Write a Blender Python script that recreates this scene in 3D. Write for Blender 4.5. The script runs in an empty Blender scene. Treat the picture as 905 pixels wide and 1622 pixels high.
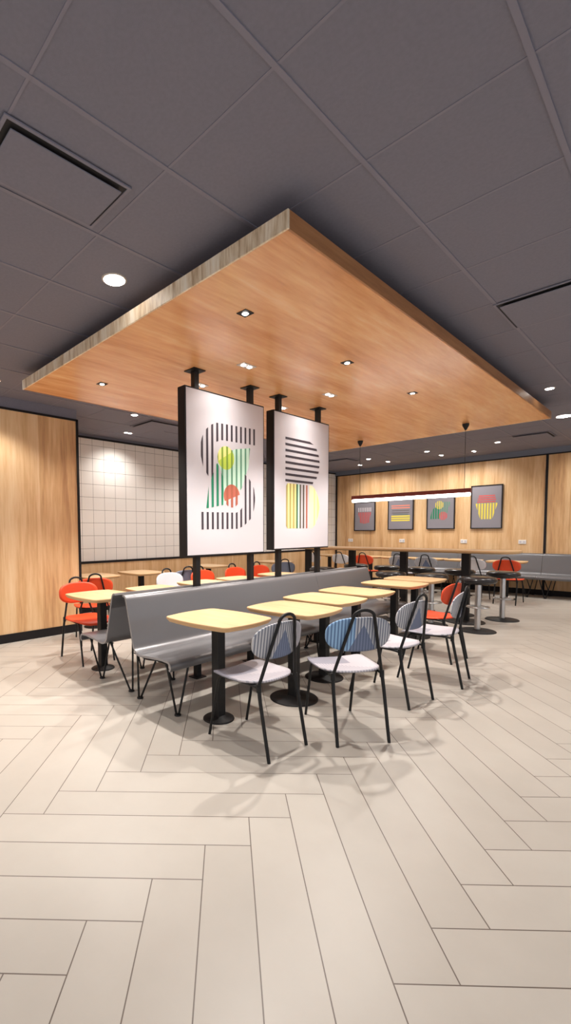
import bpy, math, random
from mathutils import Vector, Matrix
random.seed(7)
scn = bpy.context.scene
C = scn.collection
R = math.radians

# ------------------------------------------------------------------ mesh builder
class MB:
    def __init__(s): s.v = []; s.f = []; s.m = []; s.sm = []
    def add(s, vs, fs, m=0, smooth=False):
        o = len(s.v); s.v += [tuple(v) for v in vs]
        for f in fs: s.f.append([i + o for i in f]); s.m.append(m); s.sm.append(smooth)
    def box(s, x0, x1, y0, y1, z0, z1, m=0):
        s.add([(x0,y0,z0),(x1,y0,z0),(x1,y1,z0),(x0,y1,z0),(x0,y0,z1),(x1,y0,z1),(x1,y1,z1),(x0,y1,z1)],
              [(0,3,2,1),(4,5,6,7),(0,1,5,4),(1,2,6,5),(2,3,7,6),(3,0,4,7)], m)
    def lathe(s, prof, cx=0, cy=0, n=32, m=0, smooth=True):
        vs = []; fs = []
        for r, z in prof:
            for k in range(n):
                a = 2*math.pi*k/n; vs.append((cx + r*math.cos(a), cy + r*math.sin(a), z))
        for i in range(len(prof)-1):
            for k in range(n):
                k2 = (k+1) % n
                fs.append((i*n+k, i*n+k2, (i+1)*n+k2, (i+1)*n+k))
        s.add(vs, fs, m, smooth)
        if prof[0][0] > 1e-6: s.add(vs[:n], [list(range(n))[::-1]], m)
        if prof[-1][0] > 1e-6: s.add(vs[-n:], [list(range(n))], m)
    def tube(s, pts, r, n=10, m=0, closed=False, r2=None):
        pts = [Vector(p) for p in pts]; N = len(pts); vs = []; fs = []
        up = None
        for i, p in enumerate(pts):
            if closed: t = (pts[(i+1) % N] - pts[i-1])
            else: t = pts[min(i+1, N-1)] - pts[max(i-1, 0)]
            t.normalize()
            if up is None:
                up = Vector((0,0,1)) if abs(t.z) < .9 else Vector((1,0,0))
            a = t.cross(up).normalized(); b = a.cross(t).normalized(); up = b
            rr = r if r2 is None else r + (r2-r)*i/(N-1)
            for k in range(n):
                th = 2*math.pi*k/n
                vs.append(p + a*math.cos(th)*rr + b*math.sin(th)*rr)
        for i in range(N if closed else N-1):
            j = (i+1) % N
            for k in range(n):
                k2 = (k+1) % n
                fs.append((i*n+k, i*n+k2, j*n+k2, j*n+k))
        s.add(vs, fs, m, True)
        if not closed:
            s.add(vs[:n], [list(range(n))[::-1]], m); s.add(vs[-n:], [list(range(n))], m)
    def sheet(s, fn, nu, nv, m=0):           # fn(u,v) -> point, u,v in 0..1
        vs = [fn(i/nu, j/nv) for i in range(nu+1) for j in range(nv+1)]
        fs = [(i*(nv+1)+j, (i+1)*(nv+1)+j, (i+1)*(nv+1)+j+1, i*(nv+1)+j+1) for i in range(nu) for j in range(nv)]
        s.add(vs, fs, m, True)
    def build(s, name, mats, parent=None, bevel=0, solid=0, offset=-1):
        me = bpy.data.meshes.new(name); me.from_pydata(s.v, [], s.f)
        if not isinstance(mats, (list, tuple)): mats = [mats]
        for m in mats: me.materials.append(m)
        for p, mi, sm in zip(me.polygons, s.m, s.sm): p.material_index = mi; p.use_smooth = sm
        me.update()
        o = bpy.data.objects.new(name, me); C.objects.link(o); o.parent = parent
        if solid:
            md = o.modifiers.new('solid', 'SOLIDIFY'); md.thickness = solid; md.offset = offset
        if bevel:
            md = o.modifiers.new('bevel', 'BEVEL'); md.width = bevel; md.segments = 2
            md.limit_method = 'ANGLE'; md.angle_limit = R(40)
        return o

def tag(o, label=None, cat=None, group=None, kind=None):
    if label: o['label'] = label
    if cat: o['category'] = cat
    if group: o['group'] = group
    if kind: o['kind'] = kind
    return o
def empty(name, loc=(0,0,0), rz=0):
    o = bpy.data.objects.new(name, None); C.objects.link(o)
    o.location = loc; o.rotation_euler = (0,0,rz); o.empty_display_size = .1
    return o
def copy_tree(o, parent=None):
    c = o.copy(); C.objects.link(c); c.parent = parent
    for ch in [x for x in list(o.children)]: copy_tree(ch, c)
    return c
def struct(o): o['kind'] = 'structure'; return o

# ------------------------------------------------------------------ materials
class NT:
    def __init__(s, name):
        s.mat = bpy.data.materials.new(name); s.mat.use_nodes = True
        s.t = s.mat.node_tree; s.b = s.t.nodes['Principled BSDF']
        s.out = s.t.nodes['Material Output']
    def n(s, typ, **kw):
        nd = s.t.nodes.new(typ)
        for k, v in kw.items(): setattr(nd, k, v)
        return nd
    def link(s, a, b): s.t.links.new(a, b)
    def m(s, op, a, b=None, c=None):
        nd = s.n('ShaderNodeMath', operation=op)
        for i, x in enumerate((a, b, c)):
            if x is None: continue
            if isinstance(x, (int, float)): nd.inputs[i].default_value = x
            else: s.link(x, nd.inputs[i])
        return nd.outputs[0]
    def mix(s, f, a, b):
        nd = s.n('ShaderNodeMix', data_type='RGBA')
        for sock, x in ((nd.inputs[0], f), (nd.inputs[6], a), (nd.inputs[7], b)):
            if isinstance(x, (int, float)): sock.default_value = x
            elif isinstance(x, tuple): sock.default_value = (*x, 1) if len(x) == 3 else x
            else: s.link(x, sock)
        return nd.outputs[2]
    def obj(s):
        tc = s.n('ShaderNodeTexCoord'); return tc.outputs['Object']
    def sep(s, v):
        nd = s.n('ShaderNodeSeparateXYZ'); s.link(v, nd.inputs[0]); return nd.outputs
    def comb(s, x, y, z):
        nd = s.n('ShaderNodeCombineXYZ')
        for i, q in enumerate((x, y, z)):
            if isinstance(q, (int, float)): nd.inputs[i].default_value = q
            else: s.link(q, nd.inputs[i])
        return nd.outputs[0]
    def noise(s, v, scale, detail=4, rough=.5):
        nd = s.n('ShaderNodeTexNoise'); s.link(v, nd.inputs['Vector'])
        nd.inputs['Scale'].default_value = scale; nd.inputs['Detail'].default_value = detail
        nd.inputs['Roughness'].default_value = rough
        return nd.outputs[0]
    def ramp(s, f, stops):
        nd = s.n('ShaderNodeValToRGB'); s.link(f, nd.inputs[0]); e = nd.color_ramp.elements
        while len(e) < len(stops): e.new(.5)
        for el, (p, c) in zip(e, stops): el.position = p; el.color = (*c, 1)
        return nd.outputs[0]
    def bump(s, h, strength=.2, dist=.002):
        nd = s.n('ShaderNodeBump'); nd.inputs['Strength'].default_value = strength
        nd.inputs['Distance'].default_value = dist; s.link(h, nd.inputs['Height'])
        s.link(nd.outputs[0], s.b.inputs['Normal'])
    def col(s, c):
        if isinstance(c, tuple): s.b.inputs['Base Color'].default_value = (*c, 1)
        else: s.link(c, s.b.inputs['Base Color'])
    def set(s, **kw):
        for k, v in kw.items(): s.b.inputs[k.replace('_', ' ')].default_value = v
        return s
def lin(r, g, b):
    f = lambda c: (c/255/12.92) if c/255 <= .04045 else ((c/255+.055)/1.055)**2.4
    return (f(r), f(g), f(b))
def plain(name, c, rough=.5, metal=0, spec=.5):
    t = NT(name); t.col(c); t.set(Roughness=rough, Metallic=metal); t.b.inputs['Specular IOR Level'].default_value = spec
    v = t.obj(); t.bump(t.noise(v, 180, 2), .04, .001)
    return t.mat
def emis(name, c, st):
    t = NT(name); t.col((.8,.8,.8)); t.b.inputs['Emission Color'].default_value = (*c,1); t.b.inputs['Emission Strength'].default_value = st
    return t.mat
def wood(name, axis, stops, rough=.45, stretch=14, scale=1.6, plank=None, spec=.5, fine=.35):
    """laminate: streaks run along `axis`"""
    t = NT(name); x, y, z = t.sep(t.obj())
    k = 1.0/stretch
    cs = [x, y, z]; sc = [t.m('MULTIPLY', q, k if i == axis else 1.0) for i, q in enumerate(cs)]
    if plank:
        pax, pw = plank
        pid = t.m('FLOOR', t.m('DIVIDE', cs[pax], pw))
        sc[axis] = t.m('ADD', sc[axis], t.m('MULTIPLY', pid, 3.71))
    v = t.comb(*sc)
    n1 = t.noise(v, scale*5, 5, .6); n2 = t.noise(v, scale*28, 3, .6)
    f = t.m('ADD', t.m('MULTIPLY', n1, 1-fine), t.m('MULTIPLY', n2, fine))
    if plank:
        wn = t.n('ShaderNodeTexWhiteNoise', noise_dimensions='1D'); t.link(pid, wn.inputs['W'])
        f = t.m('ADD', f, t.m('MULTIPLY', t.m('SUBTRACT', wn.outputs[0], .5), .10))
    t.col(t.ramp(f, stops)); t.set(Roughness=rough); t.b.inputs['Specular IOR Level'].default_value = spec
    t.bump(n2, .05, .001)
    return t.mat

W1 = [(.28, lin(180,132,90)), (.44, lin(212,168,120)), (.56, lin(226,188,142)), (.72, lin(236,206,166))]
WC = [(.28, lin(182,118,68)), (.43, lin(216,153,97)), (.56, lin(233,177,122)), (.70, lin(245,206,158))]
WT = [(.25, lin(192,150,106)), (.5, lin(214,178,132)), (.75, lin(228,198,156))]
m_wall = wood('vertical_oak_laminate', 2, W1, .42, 14, 1.3, plank=(1, .61))
m_wallx = wood('vertical_oak_laminate_back', 2, W1, .42, 14, 1.3, plank=(0, .61))
m_canopy = wood('honey_oak_laminate', 1, WC, .27, 9, .9, spec=.85)
WF = [(.34, lin(164,132,100)), (.46, lin(214,190,158)), (.56, lin(236,220,196)), (.68, lin(244,234,218))]  # oak paled so the colour carries the light on the front fascia
m_fascia = wood('fascia_oak_upright_lit', 2, WF, .45, 9, 2.8)
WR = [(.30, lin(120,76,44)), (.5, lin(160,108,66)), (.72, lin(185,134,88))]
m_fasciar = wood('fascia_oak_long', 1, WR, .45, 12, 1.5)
m_top = wood('table_oak_laminate', 0, WT, .38, 8, 1.6)
m_edge = plain('table_edge', lin(206,166,118), .5)
m_black = plain('black_powder_coat', (.007,.0065,.007), .5, 0, .35)
m_blackm = plain('black_matt_trim', (.009,.007,.008), .65, 0, .3)
m_disc = plain('black_cast_base', (.011,.009,.009), .55, 0, .3)
m_leather = plain('black_vinyl', (.016,.013,.014), .28)
m_chrome = plain('brushed_steel', (.55,.54,.54), .28, 1.0)
m_bench = plain('grey_bent_plywood', (.165,.160,.166), .30, .25)
m_benchedge = plain('grey_ply_edge', (.30,.28,.275), .5)
m_white = plain('white_plate', lin(236,232,226), .4)
m_orange = plain('orange_shell', lin(226,74,32), .45)
m_panel = plain('white_panel_face', lin(203,198,203), .55)
m_grey = plain('poster_grey', lin(136,132,140), .6)
m_lampred = plain('dark_red_channel', lin(120,48,44), .45)
m_soffit = plain('soffit_grey_paint', lin(112,118,132), .5)
m_lamp = emis('tube_glow', (1,.93,.88), 14)
m_spot = emis('downlight_glow', (1,.94,.86), 25)
m_ring = plain('downlight_rim', lin(190,180,172), .4)
m_dark = plain('vent_shadow_gap', (.02,.018,.02), .7)

# seat / back shells with printed stripes
def stripe_shell(name, base, stripe, left, tri):
    t = NT(name); x, y, z = t.sep(t.obj())
    fr = t.m('FRACT', t.m('MULTIPLY', x, 48.0))
    st = t.m('GREATER_THAN', fr, .55)
    # left third toned blue, dark triangle in the middle (printed pattern)
    isl = t.m('LESS_THAN', x, -.04) if left else t.m('LESS_THAN', x, -9.0)
    c1 = t.mix(isl, base, left if left else base)
    c2 = t.mix(isl, stripe, lin(92,124,168))
    c = t.mix(st, c1, c2)
    if tri:
        h = t.m('SUBTRACT', .83, z)
        inside = t.m('LESS_THAN', t.m('ABSOLUTE', t.m('SUBTRACT', x, .015)), t.m('MULTIPLY', t.m('SUBTRACT', h, .06), .55))
        c = t.mix(inside, c, t.mix(st, lin(110,122,150), lin(88,100,128)))
    t.col(c); t.set(Roughness=.45)
    return t.mat
m_backb = stripe_shell('striped_blue_shell', lin(190,192,198), lin(106,112,132), lin(156,194,228), True)
m_backg = stripe_shell('striped_grey_shell', lin(198,197,200), lin(116,120,134), None, True)
def seat_shell(name, a, b, c_):
    t = NT(name); x, y, z = t.sep(t.obj())
    st = t.m('GREATER_THAN', t.m('FRACT', t.m('MULTIPLY', x, 48.0)), .6)
    diag = t.m('LESS_THAN', t.m('ADD', t.m('MULTIPLY', x, .8), y), -.02)
    wedge = t.m('MULTIPLY', t.m('GREATER_THAN', y, .03), t.m('LESS_THAN', x, .06))
    col = t.mix(t.m('MULTIPLY', st, diag), a, b)
    col = t.mix(wedge, col, c_)
    t.col(col); t.set(Roughness=.4)
    return t.mat
m_seatg = seat_shell('printed_grey_seat', lin(196,190,196), lin(160,156,166), lin(150,148,160))
m_shellw = plain('pale_white_shell', lin(214,212,216), .42)
m_shellg = plain('dark_grey_shell', lin(112,118,134), .42)

# floor: herringbone of 200 x 1200 planks at 45 degrees
def floor_mat():
    t = NT('herringbone_porcelain'); x, y, z = t.sep(t.obj())
    s2 = math.sqrt(.5)
    U = t.m('DIVIDE', t.m('ADD', t.m('MULTIPLY', t.m('ADD', x, y), s2), .905+24*.2*6), .2)
    V = t.m('DIVIDE', t.m('ADD', t.m('MULTIPLY', t.m('SUBTRACT', y, x), s2), -2.127+24*.2*6), .2)
    i = t.m('FLOOR', U); j = t.m('FLOOR', V); fu = t.m('FRACT', U); fv = t.m('FRACT', V)
    d = t.m('FLOORED_MODULO', t.m('SUBTRACT', i, j), 12.0)
    H = t.m('LESS_THAN', d, 5.5)
    g = .011
    eu0 = t.m('LESS_THAN', fu, g); eu1 = t.m('GREATER_THAN', fu, 1-g)
    ev0 = t.m('LESS_THAN', fv, g); ev1 = t.m('GREATER_THAN', fv, 1-g)
    eq = lambda k: t.m('COMPARE', d, float(k), .1)
    hl = t.m('MAXIMUM', t.m('MAXIMUM', ev0, ev1), t.m('MAXIMUM', t.m('MULTIPLY', eq(0), eu0), t.m('MULTIPLY', eq(5), eu1)))
    vl = t.m('MAXIMUM', t.m('MAXIMUM', eu0, eu1), t.m('MAXIMUM', t.m('MULTIPLY', eq(6), ev1), t.m('MULTIPLY', eq(11), ev0)))
    line = t.m('ADD', t.m('MULTIPLY', H, hl), t.m('MULTIPLY', t.m('SUBTRACT', 1.0, H), vl))
    blk = t.m('FLOOR', t.m('DIVIDE', t.m('SUBTRACT', i, j), 12.0))
    pid = t.m('ADD', t.m('MULTIPLY', H, j), t.m('MULTIPLY', t.m('SUBTRACT', 1.0, H), t.m('ADD', i, 500.0)))
    wn = t.n('ShaderNodeTexWhiteNoise', noise_dimensions='2D')
    t.link(t.comb(pid, blk, 0.0), wn.inputs['Vector'])
    cloud = t.noise(t.obj(), 1.7, 6, .6); cl2 = t.noise(t.obj(), 9, 4, .6)
    f = t.m('ADD', t.m('ADD', t.m('MULTIPLY', wn.outputs[0], .2), t.m('MULTIPLY', cloud, .65)), t.m('MULTIPLY', cl2, .15))
    c = t.ramp(f, [(.15, lin(175,167,157)), (.5, lin(186,178,168)), (.85, lin(196,189,179))])
    t.col(t.mix(line, c, lin(104,92,84)))
    t.link(t.m('ADD', t.m('MULTIPLY', cl2, .14), .33), t.b.inputs['Roughness'])
    t.bump(t.m('SUBTRACT', 1.0, line), .4, .002)
    return t.mat
m_floor = floor_mat()

def tile_mat():
    t = NT('white_square_tile'); x, y, z = t.sep(t.obj())
    fy = t.m('FRACT', t.m('ADD', t.m('DIVIDE', t.m('SUBTRACT', y, 3.68), .2175), 50.0))
    fz = t.m('FRACT', t.m('ADD', t.m('DIVIDE', t.m('SUBTRACT', z, .872), .2195), 50.0))
    g = .022
    ln = t.m('MAXIMUM', t.m('LESS_THAN', fy, g), t.m('LESS_THAN', fz, g))
    t.col(t.mix(ln, lin(236,231,226), lin(112,102,96)))
    t.set(Roughness=.28); t.bump(t.m('SUBTRACT', 1.0, ln), .3, .002)
    return t.mat
m_tile = tile_mat()
def ceil_mat():
    t = NT('grey_mineral_ceiling'); v = t.obj()
    n = t.noise(v, 60, 3); n2 = t.noise(v, 350, 2)
    t.col(t.mix(n, lin(114,114,127), lin(126,125,139))); t.set(Roughness=.9)
    t.bump(n2, .25, .002); return t.mat
m_ceil = ceil_mat()
m_tbar = plain('grey_ceiling_bar', lin(126,124,138), .7)

# ------------------------------------------------------------------ room
ZC = 3.03      # ceiling
ZW = 2.90      # top of the timber
XL, XT, YB = -5.87, -7.15, 11.5
b = MB(); b.box(XT-.3, 5, -4, YB+.3, -.1, 0); struct(b.build('floor', m_floor))
b = MB(); b.box(XT-.3, 5, -4, YB+.3, ZC, ZC+.1); struct(b.build('ceiling', m_ceil))
# ceiling bars
GX = [-1.10 + .632*k for k in range(-10, 10)]
GY = [1.355 + .632*k for k in range(-9, 17)]
b = MB()
for gx in GX: b.box(gx-.011, gx+.011, -4, YB, ZC-.005, ZC-.0002)
for gy in GY: b.box(XT, 5, gy-.006, gy+.006, ZC-.0025, ZC-.0002)
struct(b.build('trim_1', m_tbar))
# left timber wall (a thick block), tiled wall behind it
b = MB(); b.box(XT, XL, -4, 2.975, .11, ZW-.02); struct(b.build('wall_left', m_wall))
b = MB(); b.box(XT, XL, -4, 2.975, ZW, ZC); struct(b.build('wall_left_top', m_ceil))
b = MB(); b.box(XT+.01, XL+.012, -4, 2.985, 0, .11); struct(b.build('baseboard_left', m_blackm))
b = MB(); b.box(XL-.02, XL+.012, -4, 2.987, ZW-.022, ZW+.004); b.box(XL-.02, XL+.012, 2.96, 2.992, .11, ZW)
struct(b.build('trim_2', m_blackm))
ZT0, ZT1 = .872, 2.965
b = MB(); b.box(XT-.2, XT, 2.975, YB, ZT1, ZC); struct(b.build('wall_tiled_top', m_ceil))
b = MB(); b.box(XT-.2, XT, 2.975, YB, ZT0, ZT1); struct(b.build('wall_tiled', m_tile))
b = MB(); b.box(XT-.2, XT+.01, 2.975, YB, .11, ZT0-.02); struct(b.build('wall_wainscot', m_wall))
b = MB(); b.box(XT-.01, XT+.02, 2.99, YB, ZT0-.035, ZT0+.005); b.box(XT-.01, XT+.02, 2.99, YB, ZT1-.01, ZT1+.02)
struct(b.build('trim_3', m_blackm))
b = MB(); b.box(XT-.01, XT+.02, 2.99, YB, 0, .11); struct(b.build('baseboard_tiled', m_blackm))
# back wall
b = MB(); b.box(XT, 5, YB, YB+.2, .11, ZW); struct(b.build('wall_back', m_wallx))
b = MB(); b.box(XT, 5, YB-.02, YB+.2, ZW, ZC); struct(b.build('wall_back_top', m_soffit))
b = MB(); b.box(XT+.021, 5, YB-.03, YB-.0205, ZW-.012, ZW+.012); b.box(-2.235,-2.195,YB-.028,YB+.01,.11,ZW-.012)
b.box(XT+.021, XT+.06, YB-.02, YB+.01, .11, ZW-.012)
struct(b.build('trim_4', m_blackm))
b = MB(); b.box(XT+.02, 5, YB-.02, YB+.1, 0, .11); struct(b.build('baseboard_back', m_blackm))
# wall behind/right of the photographer's station is left out so ambient world light comes in

# ------------------------------------------------------------------ hanging timber canopy
CX0, CX1, CY0, CY1, CZ = -4.80, -1.42, 1.845, 7.50, 2.835
cz1 = 2.925
can = empty('ceiling_canopy', ((CX0+CX1)/2, (CY0+CY1)/2, CZ))
def cpart(name, bx, m, bev=0):
    o_ = MB(); cx, cy = (CX0+CX1)/2, (CY0+CY1)/2
    o_.box(bx[0]-cx, bx[1]-cx, bx[2]-cy, bx[3]-cy, bx[4]-CZ, bx[5]-CZ)
    return o_.build(name, m, can, bevel=bev)
cpart('soffit_board', (CX0+.012, CX1-.012, CY0+.012, CY1-.012, CZ, cz1-.01), m_canopy)
cpart('front_fascia', (CX0, CX1, CY0, CY0+.012, CZ-.001, cz1), m_fascia)
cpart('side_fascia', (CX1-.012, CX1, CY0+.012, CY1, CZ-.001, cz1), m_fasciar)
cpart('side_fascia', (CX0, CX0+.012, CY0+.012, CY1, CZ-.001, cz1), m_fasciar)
cpart('rear_fascia', (CX0+.012, CX1-.012, CY1-.012, CY1, CZ-.001, cz1), m_fascia)
for px in (-4.2, -3.1, -2.0):
    for py in (2.6, 4.6, 6.7):
        o_ = MB()
        o_.box(px-.03-(CX0+CX1)/2, px+.03-(CX0+CX1)/2, py-.03-(CY0+CY1)/2, py+.03-(CY0+CY1)/2, cz1-.01-CZ, ZC-CZ)
        o_.build('hanger', m_blackm, can)
tag(can, 'large rectangular honey oak canopy hanging just below the grey ceiling', 'ceiling panel')

# ------------------------------------------------------------------ furniture
def superell(th, a, b_, n):
    c, s = math.cos(th), math.sin(th)
    return (a*math.copysign(abs(c)**(2/n), c), b_*math.copysign(abs(s)**(2/n), s))
def disc_sheet(mb, rings, seg, fn, outline):
    """fan of rings from the centre out to outline(th); fn(x,y)->z point"""
    vs = [fn(0, 0)]; fs = []
    for i in range(1, rings+1):
        for k in range(seg):
            x, y = outline(2*math.pi*k/seg); s = i/rings
            vs.append(fn(x*s, y*s))
    for k in range(seg): fs.append((0, 1+k, 1+(k+1) % seg))
    for i in range(1, rings):
        for k in range(seg):
            k2 = (k+1) % seg; a = 1+(i-1)*seg; c = 1+i*seg
            fs.append((a+k, c+k, c+k2, a+k2))
    mb.add(vs, fs, 0, True)

def make_chair(mback, mseat):
    t = empty('dining_chair')
    s = MB()
    def seat_pt(x, y):
        z = .450 + .30*x*x + (.5*(max(0, -.08-y))**2) - 2.6*(max(0, y-.12))**2
        z -= .008*math.exp(-((y+.02)/.12)**2)
        return (x, y+.032, z)
    def so(th):
        x, y = superell(th, .212, .232, 3.2)
        return (x*(1.0 + .16*y), y)
    disc_sheet(s, 8, 44, seat_pt, so)
    s.build('seat', mseat, t, solid=.013)
    bk = MB()
    def back_pt(x, z):
        zz = .703 + z
        return (x, -.215 + .75*x*x - .13*(zz-.6), zz)
    disc_sheet(bk, 7, 44, back_pt, lambda th: superell(th, .228, .113, 2.6))
    bk.build('backrest', mback, t, solid=.012, offset=-1)
    # narrow hoop that carries the backrest
    lp = MB()
    pts = []
    L = lambda a, b2, f: tuple(a[i]+(b2[i]-a[i])*f for i in range(3))
    A = (-.172, -.185, .432); B = (-.072, -.262, .822)
    for k in range(7): pts.append(L(A, B, k/6))
    for k in range(1, 12):
        a = math.pi*k/12
        pts.append((-.072*math.cos(a), -.262-.006*math.sin(a), .822+.046*math.sin(a)))
    for k in range(7): p = L(B, A, k/6); pts.append((-p[0], p[1], p[2]))
    lp.tube(pts, .0105, 10)
    lp.build('back_hoop', m_black, t)
    fr = MB()
    for sx in (-1, 1):
        fr.tube([(sx*.172,-.187,.43), (sx*.172,-.1,.436), (sx*.17,.06,.43), (sx*.168,.14,.425)], .0095, 8)
        fr.tube([(sx*.172,-.187,.452), (sx*.172,-.189,.405)], .0155, 10)
    fr.tube([(-.17,-.13,.434), (.17,-.13,.434)], .009, 8)
    fr.tube([(-.169,.10,.428), (.169,.10,.428)], .009, 8)
    fr.build('seat_frame', m_black, t)
    for sx in (-1, 1):
        l = MB(); l.tube([(sx*.172,-.187,.43), (sx*.176,-.205,.34), (sx*.178,-.275,.0)], .0125, 10, r2=.0105); l.build('leg', m_black, t)
        l = MB(); l.tube([(sx*.168,.135,.428), (sx*.170,.165,.415), (sx*.172,.18,.38), (sx*.178,.262,.0)], .0095, 10); l.build('leg', m_black, t)
    return t
protos = {'blue': make_chair(m_backb, m_seatg)}
protos['blue']['label'] = ''
def chair(kind, x, y, deg, label, group):
    mats = {'grey': (m_backg, m_seatg), 'orange': (m_orange, m_orange), 'white': (m_shellw, m_shellw), 'dark': (m_shellg, m_shellg)}
    if kind in protos:
        o = protos[kind] if not protos[kind].get('label') else copy_tree(protos[kind])
    else:
        o = copy_tree(protos['blue'])
        for ch in o.children:
            nm = ch.name.split('.')[0]
            if nm in ('backrest', 'seat'):
                ch.data = ch.data.copy(); ch.data.materials[0] = mats[kind][0 if nm == 'backrest' else 1]
        protos[kind] = o
    o.location = (x, y, 0); o.rotation_euler = (0, 0, R(deg)); tag(o, label, 'chair', group)
    return o
g1 = 'chairs along the front row of small tables'
chair('grey', -1.965, 2.22, 88, 'grey striped metal-framed chair at the nearest table, foremost on the left of its row', g1)
chair('blue', -1.66, 2.80, 57, 'blue and grey striped chair turned slightly, seen from behind between two nearest tables', g1)
chair('grey', -1.73, 3.63, 84, 'grey striped chair pulled out behind the blue striped one, third from the front', g1)
chair('grey', -1.66, 4.34, 99, 'pale grey chair seen side-on, fourth from the front beside the orange chair', g1)
chair('orange', -1.95, 5.10, 85, 'orange chair at the far end of the front table row, behind the side-on grey one', g1)
g2 = 'chairs on the far side of the double bench'
chair('orange', -4.52, 2.36, -92, 'orange chair at the end table left of the double bench', g2)
chair('white', -4.72, 3.80, -90, 'pale white chair whose back shows behind the bench top, near the grey one', g2)
chair('orange', -4.72, 4.40, -90, 'orange chair behind the bench top, under the left half of the hourglass panel', g2)
chair('orange', -4.72, 5.08, -90, 'orange chair behind the bench top, left of the gap between the two hanging panels', g2)
chair('orange', -4.72, 5.66, -90, 'orange chair behind the bench top, right under the gap between the hanging panels', g2)
g3 = 'chairs in front of the white tiled wall'
chair('orange', -5.25, 2.82, 70, 'orange chair with its hoop toward us, before the tiled wall beside the timber corner', g3)
chair('dark', -5.3, 4.28, 80, 'dark grey chair in front of the tiled wall, left of the first hanging post', g3)
chair('dark', -5.30, 6.65, 60, 'dark grey chair far behind the bench, seen under the second hanging panel', g3)
g4 = 'chairs facing the long bench on the back wall'
yb = 9.82
chair('orange', -2.42, yb, 0, 'orange chair at the right end of the back wall bench', g4)
chair('white', -2.98, yb, 0, 'pale chair next to the rightmost orange chair at the back wall', g4)
chair('grey', -3.87, yb, 3, 'grey chair before the back bench, fourth chair from the left', g4)
chair('grey', -4.42, yb, -2, 'grey chair before the back bench, just right of the far-left orange one', g4)
chair('orange', -5.24, yb, 0, 'orange chair at the back wall bench left of the high table legs', g4)
chair('white', -5.84, yb, 0, 'pale chair at the back wall bench, left of the far orange chair', g4)
chair('white', -6.62, yb, 0, 'leftmost pale chair at the back wall bench, seen beside the last hanging post', g4)

def rr_outline(hx, hy, bow, rc, n=8):
    """square top with bowed sides and rounded corners"""
    pts = []
    for q, (sx, sy) in enumerate(((1,1),(-1,1),(-1,-1),(1,-1))):
        cx, cy = sx*(hx-rc), sy*(hy-rc)
        for k in range(n+1):
            a = math.pi/2*q + math.pi/2*k/n
            pts.append((cx+rc*math.cos(a), cy+rc*math.sin(a)))
        nx_, ny_ = ((-1,1),(-1,-1),(1,-1),(1,1))[q], None
        # bowed side to next corner
        nsx, nsy = ((-1,1),(-1,-1),(1,-1),(1,1))[q]
        a0 = pts[-1]; a1x, a1y = nsx*(hx-rc), nsy*(hy-rc)
        a = math.pi/2*(q+1); a1 = (a1x+rc*math.cos(a), a1y+rc*math.sin(a))
        nx, ny = math.cos(a), math.sin(a)
        for k in range(1, 8):
            f = k/8; w = bow*math.sin(math.pi*f)
            pts.append((a0[0]+(a1[0]-a0[0])*f+nx*w, a0[1]+(a1[1]-a0[1])*f+ny*w))
    return pts
def top_mesh(out, z, th, chamf):
    b = MB(); n = len(out)
    sh = lambda f, zz: [(x*f, y*f, zz) for x, y in out]
    rings = [sh(1-chamf, z-th), sh(.995, z-th*.42), sh(1, z-th*.3), sh(1, z-.004), sh(.993, z)]
    vs = [p for r_ in rings for p in r_]
    fs = []
    for i in range(4):
        for k in range(n):
            k2 = (k+1) % n; fs.append((i*n+k, i*n+k2, (i+1)*n+k2, (i+1)*n+k))
    b.add(vs, fs, 1, False)
    b.add(rings[-1], [list(range(n))], 0); b.add(rings[0], [list(range(n))[::-1]], 1)
    return b
def make_table(rb):
    t = empty('cafe_table')
    top_mesh(rr_outline(.315, .255, .022, .055), .75, .034, .055).build('tabletop', [m_top, m_edge], t)
    p = MB(); p.box(-.037, .037, -.037, .037, .012, .704); p.build('pedestal', m_black, t, bevel=.008)
    p = MB(); p.box(-.16, .16, -.03, .03, .700, .7165); p.box(-.03, .03, -.15, .15, .7005, .716); p.build('top_bracket', m_black, t)
    d = MB(); d.lathe([(rb, 0), (rb, .006), (rb-.008, .012), (.06, .016), (.045, .03), (0.03, .031)], n=40); d.build('base_plate', m_disc, t)
    return t
tp = {}
def table(x, y, rb, label, group, rz=0):
    if rb in tp: o = copy_tree(tp[rb])
    else: o = tp[rb] = make_table(rb)
    o.location = (x, y, 0); o.rotation_euler = (0, 0, R(rz)); tag(o, label, 'table', group)
gt = 'small square tables along the front of the double bench'
table(-2.375, 2.275, .115, 'small oak-topped pedestal table nearest the camera in front of the grey bench', gt, 2)
table(-2.24, 3.00, .195, 'second small oak table from the camera, between the striped chairs', gt, 2)
table(-2.37, 3.64, .175, 'third small oak table from the camera along the bench', gt, 0)
table(-2.42, 4.30, .175, 'fourth small oak table from the camera along the bench', gt, 0)
table(-2.46, 5.25, .195, 'fifth oak table at the far end of the bench, left of the orange chair', gt, 0)
table(-2.50, 5.90, .195, 'last small oak table, half hidden past the end of the bench', gt, 0)
gt = 'small square tables behind the double bench'
table(-4.09, 2.30, .115, 'oak-topped table at the left end of the double bench beside the orange chair', gt)
table(-4.05, 2.98, .195, 'table behind the bench end, mostly hidden, with a wide black base disc', gt)
table(-4.10, 3.75, .175, 'oak table behind the bench top, left of the first panel post', gt)
table(-4.10, 4.42, .175, 'oak table behind the bench top, beneath the first hanging panel', gt)
table(-4.10, 5.25, .175, 'oak table behind the bench top, beneath the second hanging panel', gt)
gt = 'small square tables by the tiled wall'
table(-6.0, 3.28, .175, 'oak table by the timber corner, beyond the two orange chairs on the left', gt)
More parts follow.
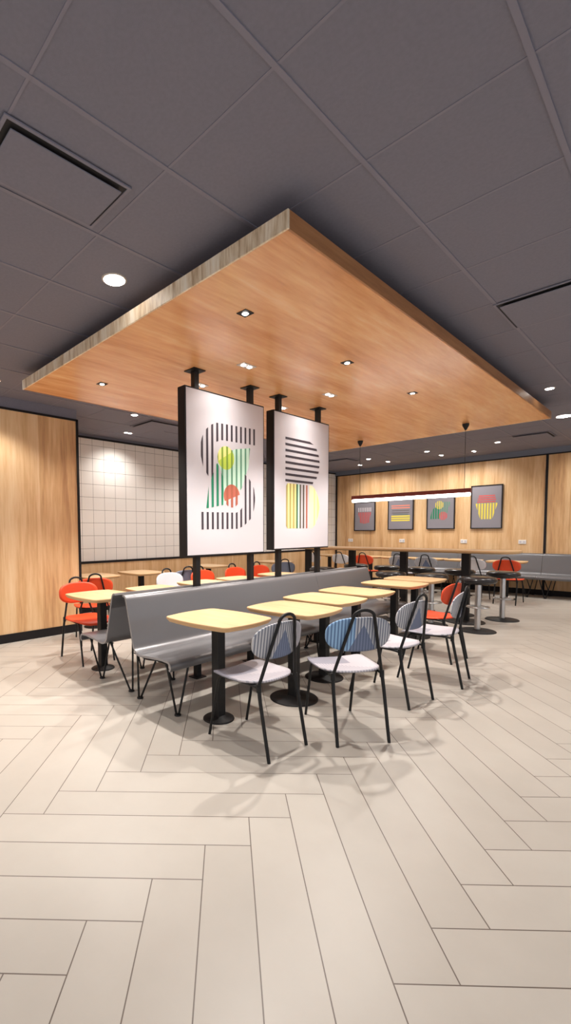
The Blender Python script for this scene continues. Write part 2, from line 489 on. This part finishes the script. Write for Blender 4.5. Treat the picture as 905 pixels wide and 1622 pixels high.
table(-5.98, 4.06, .175, 'oak table in front of the tiled wall, left of the dark grey chair', gt)
table(-6.2, 5.70, .175, 'oak table in front of the tiled wall, behind the first hanging post', gt)
table(-6.0, 7.40, .175, 'oak table far behind the gap between the hanging panels', gt)
gt = 'small square tables along the back wall bench'
for x, lb in ((-2.60, 'oak table at the right end of the back wall bench, by the orange chair'),
              (-3.38, 'oak table at the back wall bench between pale chair and grey chair'),
              (-4.08, 'oak table at the back wall bench behind the middle high-table leg'),
              (-4.77, 'oak table at the back wall bench just right of the far-left orange chair'),
              (-5.46, 'oak table at the back wall bench directly behind the far-left orange chair'),
              (-6.60, 'leftmost oak table at the back wall bench, near the tiled corner')):
    table(x, 10.36, .175, lb, gt)

# bent-ply benches: profile (forward, up), extruded along length
def bench_profile():
    pts = [(.595,.372), (.606,.385), (.610,.402), (.606,.422), (.592,.438), (.570,.446), (.50,.449), (.35,.438), (.22,.425)]
    for k in range(1, 7):
        a = k/6*math.pi/2*.93
        pts.append((.22-.085*math.sin(a), .425+.08*(1-math.cos(a))))
    pts += [(.112,.58), (.085,.68), (.058,.78), (.045,.825), (.036,.848), (.022,.862), (.004,.868), (-.012,.868)]
    return pts
def make_bench(length, legs, seam=True):
    t = empty('bench_seat')
    pr = bench_profile(); s = MB(); n = len(pr); th = .016
    # offset copies for thickness
    def nrm(i):
        a = pr[max(i-1,0)]; c = pr[min(i+1,n-1)]
        dx, dz = c[0]-a[0], c[1]-a[1]; l = math.hypot(dx, dz); return (dz/l, -dx/l)
    inner = [(p[0]-nrm(i)[0]*(-th), p[1]-nrm(i)[1]*(-th)) for i, p in enumerate(pr)]
    # pr is the outer (sitting) face; inner face lies under / behind it
    inner = [(p[0]+nrm(i)[0]*th*-1*-1*-1, p[1]+nrm(i)[1]*th*-1*-1*-1) for i, p in enumerate(pr)]
    top = pr; und = []
    for i, p in enumerate(pr):
        nx, nz = nrm(i)
        # sitting normal must point up on the seat part
        und.append((p[0]+nx*th, p[1]+nz*th))
    if und[7][1] > top[7][1]: und = [(2*p[0]-q[0], 2*p[1]-q[1]) for p, q in zip(top, und)]
    vs = []
    for y in (0, length):
        vs += [(p[0], y, p[1]) for p in top]; vs += [(p[0], y, p[1]) for p in und]
    fs = []
    for i in range(n-1):
        fs.append((i, i+1, 2*n+i+1, 2*n+i))
        fs.append((n+i, 3*n+i, 3*n+i+1, n+i+1))
    s.add(vs, fs, 0, True)
    fs = []
    for i in range(n-1):
        fs.append((i, n+i, n+i+1, i+1)); fs.append((2*n+i, 2*n+i+1, 3*n+i+1, 3*n+i))
    fs.append((0, 2*n, 3*n, n)); fs.append((n-1, 2*n-1, 4*n-1, 3*n-1))
    s.add(vs, fs, 1, False)
    s.build('bench_shell', [m_bench, m_benchedge], t)
    for ly in legs:
        for fx in (.535, .165):
            l = MB(); zt = .424 if fx > .3 else .418
            fo = fx-.015 if fx > .3 else fx-.14
            l.tube([(fx, ly-.112, zt), (fo, ly-.012, .012)], .0085, 8)
            l.tube([(fo, ly-.012, .012), (fo, ly, .008), (fo, ly+.012, .012)], .0085, 8)
            l.tube([(fx, ly+.112, zt), (fo, ly+.012, .012)], .0085, 8)
            l.lathe([(.024, 0), (.026, .004), (.024, .012), (.012, .014)], fo, ly, n=16)
            l.build('hairpin_leg', m_black, t)
        r = MB(); r.box(.13, .56, ly-.125, ly-.1, .4185, .4235); r.box(.13, .56, ly+.1, ly+.125, .4185, .4235)
        r.build('seat_rail', m_black, t)
    return t
bA = make_bench(2.62, [.13, 2.0 , 2.45])
bA.location = (-3.145, 1.96, 0); tag(bA, 'near grey bent plywood bench on hairpin legs facing the front table row', 'bench', 'back-to-back benches under the hanging panels')
bB = make_bench(1.24, [.2, 1.06])
bB.location = (-3.145, 4.585, 0); tag(bB, 'shorter grey bench section continuing the near one to its far end', 'bench', 'back-to-back benches under the hanging panels')
bC = copy_tree(bA); bC.location = (-3.285, 4.58, 0); bC.rotation_euler = (0,0,math.pi)
tag(bC, 'dark grey plywood bench seen end-on from behind, facing the left-hand tables', 'bench', 'back-to-back benches under the hanging panels')
bD = copy_tree(bB); bD.location = (-3.285, 5.825, 0); bD.rotation_euler = (0,0,math.pi)
tag(bD, 'far section of the bench that faces left, hidden behind the grey bench back', 'bench', 'back-to-back benches under the hanging panels')
bE = make_bench(1.6, [.15, 1.45])
for k, (y0, lb) in enumerate(((-2.22, 'right-hand section of the long grey bench against the back wall'),
                              (-3.825, 'middle section of the grey back wall bench behind the high table'),
                              (-5.43, 'left-hand section of the grey bench against the back wall'))):
    o = bE if k == 0 else copy_tree(bE)
    o.location = (y0, YB-.06, 0); o.rotation_euler = (0, 0, -math.pi/2)
    tag(o, lb, 'bench', 'benches along the back wall')

# bar-height table
BX0, BX1, BY = -5.6, -1.68, 7.36
t = empty('high_table', ((BX0+BX1)/2, BY, 0)); hx = (BX1-BX0)/2
out = rr_outline(hx, .31, .004, .26, 12)
tb = top_mesh(out, 1.075, .04, .0)
# chamfer by constant inset instead of scaling
tb = MB(); n = len(out)
def ins(d, z): return [(x-math.copysign(min(abs(x), d*abs(x)/hx), x), y-math.copysign(d*abs(y)/.31, y), z) for x, y in out]
rings = [ins(.03, 1.032), ins(.0, 1.052), ins(0, 1.071), ins(.004, 1.075)]
vs = [p for r_ in rings for p in r_]
tb.add(vs, [(i*n+k, i*n+(k+1) % n, (i+1)*n+(k+1) % n, (i+1)*n+k) for i in range(3) for k in range(n)], 1)
tb.add(rings[-1], [list(range(n))], 0); tb.add(rings[0], [list(range(n))[::-1]], 1)
tb.build('tabletop', [m_top, m_edge], t)
for lx in (-2.37, -3.30, -4.23, -5.16):
    p = MB(); x = lx-(BX0+BX1)/2; p.box(x-.055, x+.055, -.035, .035, .014, 1.026); p.box(x-.07, x+.07, -.2, .2, 1.0265, 1.0318)
    lg = p.build('pedestal', m_black, t, bevel=.006)
    p = MB(); p.lathe([(.27, 0), (.27, .006), (.26, .014), (.07, .018), (.05, .03)], x, 0, 40); p.build('base_plate', m_disc, lg)
tag(t, 'long high oak table with rounded end on square black pedestals', 'table')

def make_stool():
    t = empty('bar_stool')
    s = MB(); s.lathe([(.17,.655), (.205,.66), (.222,.685), (.222,.705), (.205,.728), (.15,.738), (.0,.74)], n=36); s.build('seat_cushion', m_leather, t)
    s = MB(); s.lathe([(.14,.640), (.15,.655)], n=28); s.build('seat_plate', m_black, t)
    s = MB(); s.lathe([(.038,.012), (.038,.64)], n=24); s.build('column', m_chrome, t)
    s = MB(); pts = [(.135*math.cos(a), .135*math.sin(a), .33) for a in [2*math.pi*k/32 for k in range(32)]]
    s.tube(pts, .009, 8, closed=True); s.tube([(-.13,0,.33), (-.036,0,.33)], .008, 8); s.tube([(.036,0,.33), (.13,0,.33)], .008, 8)
    s.build('foot_ring', m_chrome, t)
    s = MB(); s.lathe([(.225,0), (.225,.006), (.215,.013), (.06,.018), (.045,.03)], n=40); s.build('base_plate', m_disc, t)
    return t
st = make_stool(); k = 0
near = [(-2.03,'near-side stool closest to us at the rounded end of the high table'), (-2.64,'near-side stool second from the rounded end, just above the front tables'),
        (-3.25,'near-side stool third from the rounded end of the high table'), (-3.86,'near-side stool fourth from the rounded end, beyond the bench end'), (-4.47, 'near-side stool furthest left at the high table')]
far = [(-2.03,'far-side stool standing clear at the rounded end of the high table'), (-2.64,'far-side stool second from the rounded end, beside the right pedestal'),
       (-3.25,'far-side stool third from the rounded end, right of the middle pedestal'), (-3.86,'far-side stool fourth from the rounded end, left of the middle pedestal'), (-4.47, 'far-side stool fifth from the rounded end, by the left pedestal')]
for row, y in ((near, 6.80), (far, 7.92)):
    for x, lb in row:
        o = st if k == 0 else copy_tree(st); k += 1
        o.location = (x, y, 0); tag(o, 'round black steel-column ' + lb, 'stool', 'stools round the high table')

# pendant tube lamp
t = empty('pendant_lamp', (-3.10, 6.97, 1.84))
p = MB(); p.box(-.92, .90, -.022, .022, .045, .105); p.build('lamp_housing', m_lampred, t, bevel=.004)
p = MB(); 
p.tube([(-.905,0,.022), (.885,0,.022)], .026, 16); p.build('light_tube', m_lamp, t)
for x in (-.78, .81):
    p = MB(); p.tube([(x,0,.105), (x,0,CZ-1.84-.045)], .0028, 6); cb = p.build('cable', m_black, t)
    p = MB(); p.lathe([(.012, CZ-1.84-.085), (.04, CZ-1.84-.03), (.044, CZ-1.84-.001)], x, 0, 20); p.build('ceiling_rose', m_black, cb)
tag(t, 'long glowing tube lamp in a dark red housing hung over the high table', 'lamp')

# ------------------------------------------------------------------ hanging art panels
PX = -3.16          # front face
def clip_col(poly, u):      # vertical line crossings
    zs = []
    n = len(poly)
    for i in range(n):
        (a, b_), (c, d) = poly[i], poly[(i+1) % n]
        if (a <= u < c) or (c <= u < a): zs.append(b_+(d-b_)*(u-a)/(c-a))
    zs.sort(); return zs
def stripes(mb, poly, centres, w, m, xf, swap=False, flip=1):
    """bars w wide cut by the outline; on plane x=xf (or y=xf when swap)"""
    for c in centres:
        us = [c-w/2+w*k/4 for k in range(5)]
        cols = [clip_col(poly, u) for u in us]
        for k in range(4):
            A, B = cols[k], cols[k+1]
            if not A and not B: continue
            if len(A) != len(B):
                if not A: A = [sum(B[q:q+2])/2 for q in range(0, len(B), 2) for _ in (0, 1)]
                elif not B: B = [sum(A[q:q+2])/2 for q in range(0, len(A), 2) for _ in (0, 1)]
                else: continue
            for q in range(0, len(A)-1, 2):
                quad = [(us[k],A[q]), (us[k+1],B[q]), (us[k+1],B[q+1]), (us[k],A[q+1])]
                mb.add([xf(u, z) for u, z in quad], [(0,1,2,3)], m)
S_TOP=[(3.021,2.393),(3.564,2.408),(3.562,2.246),(3.08,2.239),(2.992,2.205),(2.969,2.019),(2.973,1.844),(2.909,1.886),(2.847,1.962),(2.802,2.124),(2.835,2.242),(2.887,2.317),(2.951,2.365)]
S_BOT=[(3.394,1.944),(3.443,1.923),(3.481,1.892),(3.544,1.811),(3.563,1.701),(3.543,1.589),(3.492,1.494),(3.391,1.425),(3.306,1.396),(2.809,1.389),(2.811,1.552),(3.283,1.555),(3.343,1.584),(3.392,1.635)]
DKG=[(3.023,2.021),(3.1,1.897),(3.103,1.625),(2.879,1.585),(2.913,1.798),(2.94,1.846),(2.99,1.959)]
GRN=[(3.216,2.156),(3.275,2.175),(3.485,2.21),(3.462,2.017),(3.356,1.792),(3.284,1.73),(3.143,1.643),(3.098,1.625),(3.1,1.897),(3.04,2.011)]
ell = lambda cx, cz, r, rz: [(cx+r*math.cos(2*math.pi*k/28), cz+rz*math.sin(2*math.pi*k/28)) for k in range(28)]
LIME = ell(3.142, 2.076, .113, .112); RED = ell(3.22, 1.716, .112, .112)
cm = {n_: plain('print_'+n_, c, .6) for n_, c in dict(cutout_shade=lin(58,50,58), dkgreen=lin(26,128,92), green=lin(96,150,122), mint=lin(196,228,208),
      lime=lin(196,216,84), yellow=lin(240,226,140), moss=lin(128,160,60), brick=lin(168,92,70), rust=lin(190,104,84), olive=lin(172,156,92),
      gold=lin(236,222,150), deep=lin(44,96,66), umber=lin(92,82,72), cream=lin(238,226,188), red=lin(214,84,80), white=lin(222,216,222), bright=lin(230,212,84), salmon=lin(232,140,120)).items()}
CN = list(cm.keys()); CM = [cm[k_] for k_ in CN]; ci = {k_: i for i, k_ in enumerate(CN)}
def poly_face(mb, poly, m, xf): mb.add([xf(u, z) for u, z in poly], [list(range(len(poly)))], m)
PW = .065; c12 = [2.832+PW*k for k in range(12)]
def art_hourglass(mb, xf):
    f = lambda d: (lambda u, z: xf(u, z, d))
    poly_face(mb, GRN, ci['mint'], f(.0006)); poly_face(mb, LIME, ci['yellow'], f(.0008)); 
    lower = [(u, min(z, 1.985+.55*(u-3.03)+.05)) for u, z in LIME]; poly_face(mb, lower, ci['lime'], f(.001))
    poly_face(mb, [(u, max(z, 1.66+.35*(u-3.12))) for u, z in RED], ci['rust'], f(.0010))
    stripes(mb, S_TOP, c12, .026, ci['cutout_shade'], f(.0014)); stripes(mb, S_BOT, c12, .026, ci['cutout_shade'], f(.0014))  # dark bars paint the shadow of the cutouts between the slats
    stripes(mb, GRN, c12, .024, ci['green'], f(.0013)); stripes(mb, DKG, c12, .030, ci['dkgreen'], f(.0015))
    stripes(mb, LIME, c12, .024, ci['moss'], f(.0017)); stripes(mb, RED, c12, .030, ci['brick'], f(.0018))
def art_burger(mb, xf):
    f = lambda d: (lambda u, z: xf(u, z, d))
    ends = [4.57,4.665,4.705,4.722,4.722,4.707,4.67,4.594]
    for k, e in enumerate(ends):
        z = 2.391-.0657*k
        pts = [(4.063,z-.013), (e+(.03 if k == 0 else .004 if k<4 else -.012), z-.013), (e-(.05 if k == 0 else .008 if k < 4 else 0), z+.013), (4.063,z+.013)]
        poly_face(mb, pts, ci['cutout_shade'], f(.0012))  # cutout shadow again, painted as flat dark bars
    cols = ['olive','olive','olive','deep','umber','umber','brick','cream','cream','cream','gold']
    D = [(4.075,1.43),(4.10,1.40),(4.57,1.40),(4.62,1.43),(4.66,1.475),(4.70,1.55),(4.722,1.63),(4.722,1.68),(4.70,1.76),(4.66,1.83),(4.61,1.875),(4.57,1.90),(4.10,1.90),(4.075,1.87)]
    light = ['gold','gold','gold','mint','white','white','white','cream','gold','gold']
    for k, cn in enumerate(cols):
        c = 4.09+.0623*k
        if k < 10 and light[k] != 'white': stripes(mb, D, [c+.031], .036, ci[light[k]], f(.0008))
        stripes(mb, D, [c], .028, ci[cn], f(.0013))
def panel(y0, y1, z0, z1, posts, art, label):
    t = empty('hanging_panel', (PX-.05, (y0+y1)/2, z0))
    cx, cy, cz = t.location
    B = MB(); B.box(-.05, .05, y0-cy, y1-cy, 0, z1-z0); B.build('panel_case', m_blackm, t, bevel=.003)
    F = MB()
    for s in (1, -1): F.box(min(s*.0502, s*.0525), max(s*.0502, s*.0525), y0-cy+.014, y1-cy-.014, .014, z1-z0-.014)
    F.build('panel_face', m_panel, t)
    A = MB(); art(A, lambda u, z, d: (.0527+d, u-cy, z-cz)); art(A, lambda u, z, d: (-.0527-d, y0+y1-u-cy, z-cz))
    A.build('artwork', CM, t)
    for py in posts:
        for zz0, zz1, pl in ((.006-cz, -.001, (-cz+.0002, -cz+.008, .06)), (z1-z0+.001, CZ-cz-.006, (CZ-cz-.008, CZ-cz-.0005, .07))):
            p = MB(); p.box(-.026, .026, py-cy-.026, py-cy+.026, zz0, zz1); q = p.build('post', m_black, t)
            p = MB(); p.box(-pl[2], pl[2], py-cy-pl[2], py-cy+pl[2], pl[0], pl[1]); p.build('fixing_plate', m_black, q)
    tag(t, label, 'art panel', 'double-sided panels above the double bench')
panel(2.635, 3.705, 1.142, 2.665, (2.80, 3.545), art_hourglass, 'hanging white panel with a striped green hourglass figure on black posts')
panel(3.862, 4.925, 1.165, 2.665, (4.005, 4.76), art_burger, 'hanging white panel with horizontal dark bars over coloured upright bars')

# framed prints on the back wall
def framed(x0, x1, z0, z1, art, label):
    t = empty('framed_print', ((x0+x1)/2, YB-.012, z0)); w = (x1-x0)/2; h = z1-z0
    F = MB()
    for a in ((-w, -w+.02, 0, h), (w-.02, w, 0, h), (-w+.02, w-.02, 0, .02), (-w+.02, w-.02, h-.02, h)): F.box(a[0], a[1], -.03, .0, a[2], a[3])
    F.build('frame', m_blackm, t)
    F = MB(); F.box(-w+.02, w-.02, -.018, 0, .02, h-.02); F.build('print_board', m_grey, t)
    A = MB(); art(A, w, h); A.build('artwork', CM, t)
    tag(t, label, 'picture', 'framed grey prints on the back wall')
yy = lambda d: (lambda u, z: (u, -.0182-d, z))
def bars_v(A, poly, n, c, frac=.5, d=.001):
    x0 = min(p[0] for p in poly); x1 = max(p[0] for p in poly); pt = (x1-x0)/n
    stripes(A, poly, [x0+pt*(k+.5) for k in range(n)], pt*frac, ci[c], yy(d))
def bars_h(A, x0, x1, zs, th, c):
    for z in zs: poly_face(A, [(x0,z), (x1,z), (x1,z+th), (x0,z+th)], ci[c], yy(.001))
def a1(A, w, h):
    bars_v(A, [(-.2,h*.66),(.2,h*.66),(.2,h*.8),(-.2,h*.8)], 8, 'white', .45)
    bars_v(A, [(-.13,h*.28),(.0,h*.24),(.13,h*.28),(.19,h*.64),(-.19,h*.64)], 8, 'red', .5)
def a2(A, w, h):
    bars_h(A, -.24, .24, [h*.66, h*.73], .028, 'salmon'); bars_h(A, -.22, .22, [h*.52, h*.59], .014, 'umber'); bars_h(A, -.2, .2, [h*.475], .01, 'deep')
    bars_h(A, -.24, .24, [h*.27, h*.335, h*.40], .036, 'bright')
def a3(A, w, h):
    bars_v(A, [(-.24,h*.28),(-.02,h*.28),(-.02,h*.6),(-.1,h*.66),(-.2,h*.5)], 4, 'dkgreen', .6)
    bars_v(A, [(-.02,h*.36),(.16,h*.45),(.22,h*.74),(-.02,h*.74)], 5, 'green', .5)
    bars_v(A, ell(-.03, h*.66, .1, .1), 5, 'bright', .5, .0014); bars_v(A, ell(.06, h*.36, .1, .1), 5, 'red', .5, .0016)
def a4(A, w, h):
    for k, z in enumerate((.605, .655, .70, .745)): bars_h(A, -.19+.012*k, .19-.012*abs(k-1), [h*z], .022, 'red')
    bars_v(A, [(-.12,h*.22),(.12,h*.22),(.225,h*.585),(-.225,h*.585)], 8, 'bright', .62)
framed(-3.62, -2.99, 1.39, 2.36, a4, 'rightmost framed grey print, a yellow striped cup shape with red bars above')
framed(-4.60, -3.96, 1.39, 2.26, a3, 'framed grey print with green, yellow and red stripes, second from the right')
framed(-5.58, -4.92, 1.38, 2.20, a2, 'framed grey print with stacked yellow and pink horizontal bars')
framed(-6.54, -5.93, 1.36, 2.14, a1, 'leftmost framed grey print with red upright stripes')
# wall sockets
for x, lb in ((-2.61, 'right end'), (-3.76, 'the second print from the right'), (-5.21, 'the yellow barred print'), (-6.66, 'the leftmost print')):
    t = empty('wall_socket', (x, YB-.001, 1.06))
    p = MB(); p.box(-.07, .07, -.012, 0, 0, .085); p.build('cover_plate', m_white, t, bevel=.003)
    p = MB()
    for s in (-.035, .035): p.box(s-.022, s+.022, -.0135, -.0122, .022, .063)
    p.build('outlet', m_panel, t)
    tag(t, 'white double wall socket below ' + lb if 'print' in lb else 'white double wall socket nearest the right end of the timber back wall', 'socket', 'sockets on the back wall')

# ------------------------------------------------------------------ ceiling fixtures
def plaque(x0, x1, y0, y1, label, z=ZC, gap=.022):
    t = empty('ceiling_diffuser', ((x0+x1)/2, (y0+y1)/2, z)); w = (x1-x0)/2; d = (y1-y0)/2
    p = MB()
    p.box(-w-.035, w+.035, -d-.035, -d-.02, -.012, -.0055); p.box(-w-.035, w+.035, d+.02, d+.035, -.012, -.0055)
    p.box(-w-.035, -w-.02, -d-.02, d+.02, -.012, -.0055); p.box(w+.02, w+.035, -d-.02, d+.02, -.012, -.0055); p.build('diffuser_frame', m_tbar, t)
    p = MB(); p.box(-w-.02, w+.02, -d-.02, d+.02, -.0075, -.0055); p.build('slot', m_dark, t)
    p = MB(); p.box(-w, w, -d, d, -gap-.006, -gap); p.build('diffuser_plate', m_ceil, t, bevel=.002)
    tag(t, label, 'vent', 'square air diffusers in the ceiling')
plaque(-2.29, -1.97, .74, 1.26, 'square ceiling air diffuser at the top left, nearest the camera')
plaque(-1.08, -.56, 3.93, 4.44, 'square ceiling air diffuser right of the canopy with a dark slot')
plaque(-6.12, -5.62, 4.05, 4.60, 'square ceiling air diffuser above the tiled wall, left of the panels')
plaque(-2.36, -1.86, 9.55, 10.1, 'square ceiling air diffuser before the back wall, far right')
plaque(-6.12, -5.62, 9.5, 10.0, 'square ceiling air diffuser before the back wall, near the tiled corner')

lights = []
def spot(x, y, z, tx, ty, tz, watts, ang=95, blend=.8, r=.03, col=(1,.955,.90)):  # serves fitted downlights and the added fill spots alike
    L = bpy.data.lights.new('downlight_or_fill_beam', 'SPOT'); L.energy = watts; L.spot_size = R(ang); L.spot_blend = blend
    L.shadow_soft_size = r; L.color = col
    o = bpy.data.objects.new('downlight_or_fill_beam', L); C.objects.link(o); o.location = (x, y, z)
    o.rotation_euler = (Vector((tx, ty, tz))-Vector((x, y, z))).to_track_quat('-Z', 'Y').to_euler()
    return o
def fixture(x, y, z, r, label, group, twin=False, square=False):
    t = empty('ceiling_downlight', (x, y, z))
    hs = ((-.0, -.038), (.0, .038)) if twin else ((0, 0),)
    p = MB()
    if twin: p.box(-.045, .045, -.085, .085, -.004, -.0005)
    elif square: p.box(-r-.02, r+.02, -r-.02, r+.02, -.004, -.0005)
    else: p.lathe([(r+.012, -.0005), (r+.012, -.003), (r+.004, -.006)], n=28)
    p.build('trim_ring', m_ring if not square else m_blackm, t)
    for dx, dy in hs:
        p = MB(); p.lathe([(r, -.0065), (r*.9, -.0085), (0, -.0088)], dx, dy, n=20); p.build('lamp_lens', m_spot, t)
    tag(t, label, 'ceiling light', group)
gc = 'downlights in the timber canopy'
cl = [(-2.15, 2.33, 'nearest single spotlight in the canopy, right of centre'), (-2.17, 3.66, 'middle single spotlight in the canopy, in its right half'), (-2.17, 4.98, 'third single spotlight in the canopy, right half, farthest along'),
      (-4.10, 2.36, 'single spotlight near the left corner of the canopy'), (-4.10, 3.68, 'single spotlight in the left half of the canopy behind the first panel'), (-4.10, 5.0, 'single spotlight in the left half of the canopy behind the second panel')]
for x, y, lb in cl:
    fixture(x, y, CZ, .022, lb, gc, square=True); spot(x, y, CZ-.03, x, y, 0, 165, 110, .5)
for x, y, lb, tx in ((-2.81, 3.06, 'twin spotlight in the canopy in front of the hourglass panel', 1), (-2.80, 4.37, 'twin spotlight in the canopy in front of the barred panel', 1),
                 (-3.48, 3.10, 'twin spotlight in the canopy behind the hourglass panel', -1), (-3.46, 4.38, 'twin spotlight in the canopy behind the barred panel', -1)):
    fixture(x, y, CZ, .022, lb, gc, twin=True); spot(x, y, CZ-.03, x-.34*tx, y, 2.15, 16, 125, 1)
    spot(x, y+.03, CZ-.03, x+.1*tx, y, 0, 30, 110, .9)
gg = 'downlights in the grey ceiling'
gl = [(-2.70, 1.66, .07, 'bright round downlight in the grey ceiling left of the canopy tip', 70), (-1.29, 6.68, .045, 'round downlight in the grey ceiling right of the canopy', 85),
      (-5.55, 4.30-.6, .045, 'round downlight in the grey ceiling before the square diffuser by the tiled wall', 60),
      (-5.35, 10.0, .045, 'round downlight before the back wall, above the barred print', 60), (-4.03, 10.0, .045, 'round downlight before the back wall, above the middle prints', 60), (-2.72, 10.0, .045, 'round downlight before the back wall, above the rightmost print', 60),
      (-5.3, 1.75, .045, 'round downlight washing the left timber wall', 60)]
for x, y, r, lb, w in gl:
    fixture(x, y, ZC, r, lb, gg); spot(x, y, ZC-.03, x, y, 0, w, 62 if -3 < x < -1 and y < 7 else 120, .5)
for x, y, lb, tx, ty in ((-6.62, 4.28, 'twin downlight close to the tiled wall', -7.15, 4.28), (-5.25, 10.75, 'twin downlight washing the back wall above the barred print', -5.25, 11.5),
                         (-5.98, 10.75, 'twin downlight washing the back wall above the leftmost print', -5.98, 11.5), (-4.02, 10.75, 'twin downlight washing the back wall above the third print', -4.0, 11.5),
                         (-3.36, 10.75, 'twin downlight washing the back wall above the rightmost print', -3.36, 11.5)):
    fixture(x, y, ZC, .028, lb, gg, twin=True); spot(x, y, ZC-.03, tx, ty, 1.1, 62, 120, 1)
spot(-6.6, 6.6, ZC-.03, -7.15, 6.6, 1.1, 80, 120, 1)  # wash without a fitting, added to brighten the tiled wall
fixture(-1.44, 8.45, ZC-.002, .10, 'pale round ceiling fixture at the right edge beyond the canopy', gg)
for x, y, e in ((-6.0, 5.6, 70), (-6.0, 7.8, 70), (-5.4, 9.0, 70), (-3.6, 8.9, 70), (-.9, 7.8, 60), (-5.2, -.2, 60)):  # fill spots without fittings, added to lift the dimmer areas
    spot(x, y, ZC-.03, x, y, 0, e, 130, .7)
spot(-1.3, 10.7, ZC-.03, -1.3, 11.5, 1.2, 70, 130, 1); spot(-.2, 10.7, ZC-.03, -.2, 11.5, 1.2, 70, 130, 1)  # two added washes that brighten the right of the back wall
# unseen fill spots added for brightness (over and behind the photographer, to the right)
for x, y in ((-.6, .2), (.9, .2), (-.6, -1.8), (-2.7, -1.5), (-4.4, -.6), (-4.6, .3), (.9, 2.6), (.9, 5), (.6, 7.6), (.6, 10.2), (-.8, 9.4), (2.8, 3.6), (2.8, 0), (2.8, 8)):
    spot(x, y, ZC-.03, x, y, 0, 66, 125, .8, .05)

# ambient world fill through the open sides, standing in for daylight
w = bpy.data.worlds.new('World'); scn.world = w; w.use_nodes = True
bg = w.node_tree.nodes['Background']; bg.inputs[0].default_value = (.92,.95,1,1); bg.inputs[1].default_value = 1.05

# ------------------------------------------------------------------ camera
cam = bpy.data.cameras.new('camera'); co = bpy.data.objects.new('camera', cam); C.objects.link(co); scn.camera = co
f, cx, cy = 724.56, 335.66, 882.73
cam.sensor_fit = 'VERTICAL'; cam.sensor_height = 36; cam.lens = f/1622*36
cam.shift_x = (452.5-cx)/1622; cam.shift_y = (cy-811)/1622
yaw, pit, rol = R(-46.98507), R(-3.216825), R(-.412075)
fw = Vector((math.sin(yaw)*math.cos(pit), math.cos(yaw)*math.cos(pit), math.sin(pit)))
rt = Vector((math.cos(yaw), -math.sin(yaw), 0)); up = rt.cross(fw)
r2 = rt*math.cos(rol)+up*math.sin(rol); u2 = -rt*math.sin(rol)+up*math.cos(rol)
M = Matrix((r2, u2, -fw)).transposed().to_4x4(); M.translation = (0, 0, 1.37); co.matrix_world = M
cam.clip_start = .02; cam.clip_end = 100

vs_ = scn.view_settings
scn.display_settings.display_device = 'sRGB'
vs_.view_transform = 'Standard'; vs_.look = 'None'; vs_.gamma = 1; vs_.use_curve_mapping = False; vs_.exposure = -.05
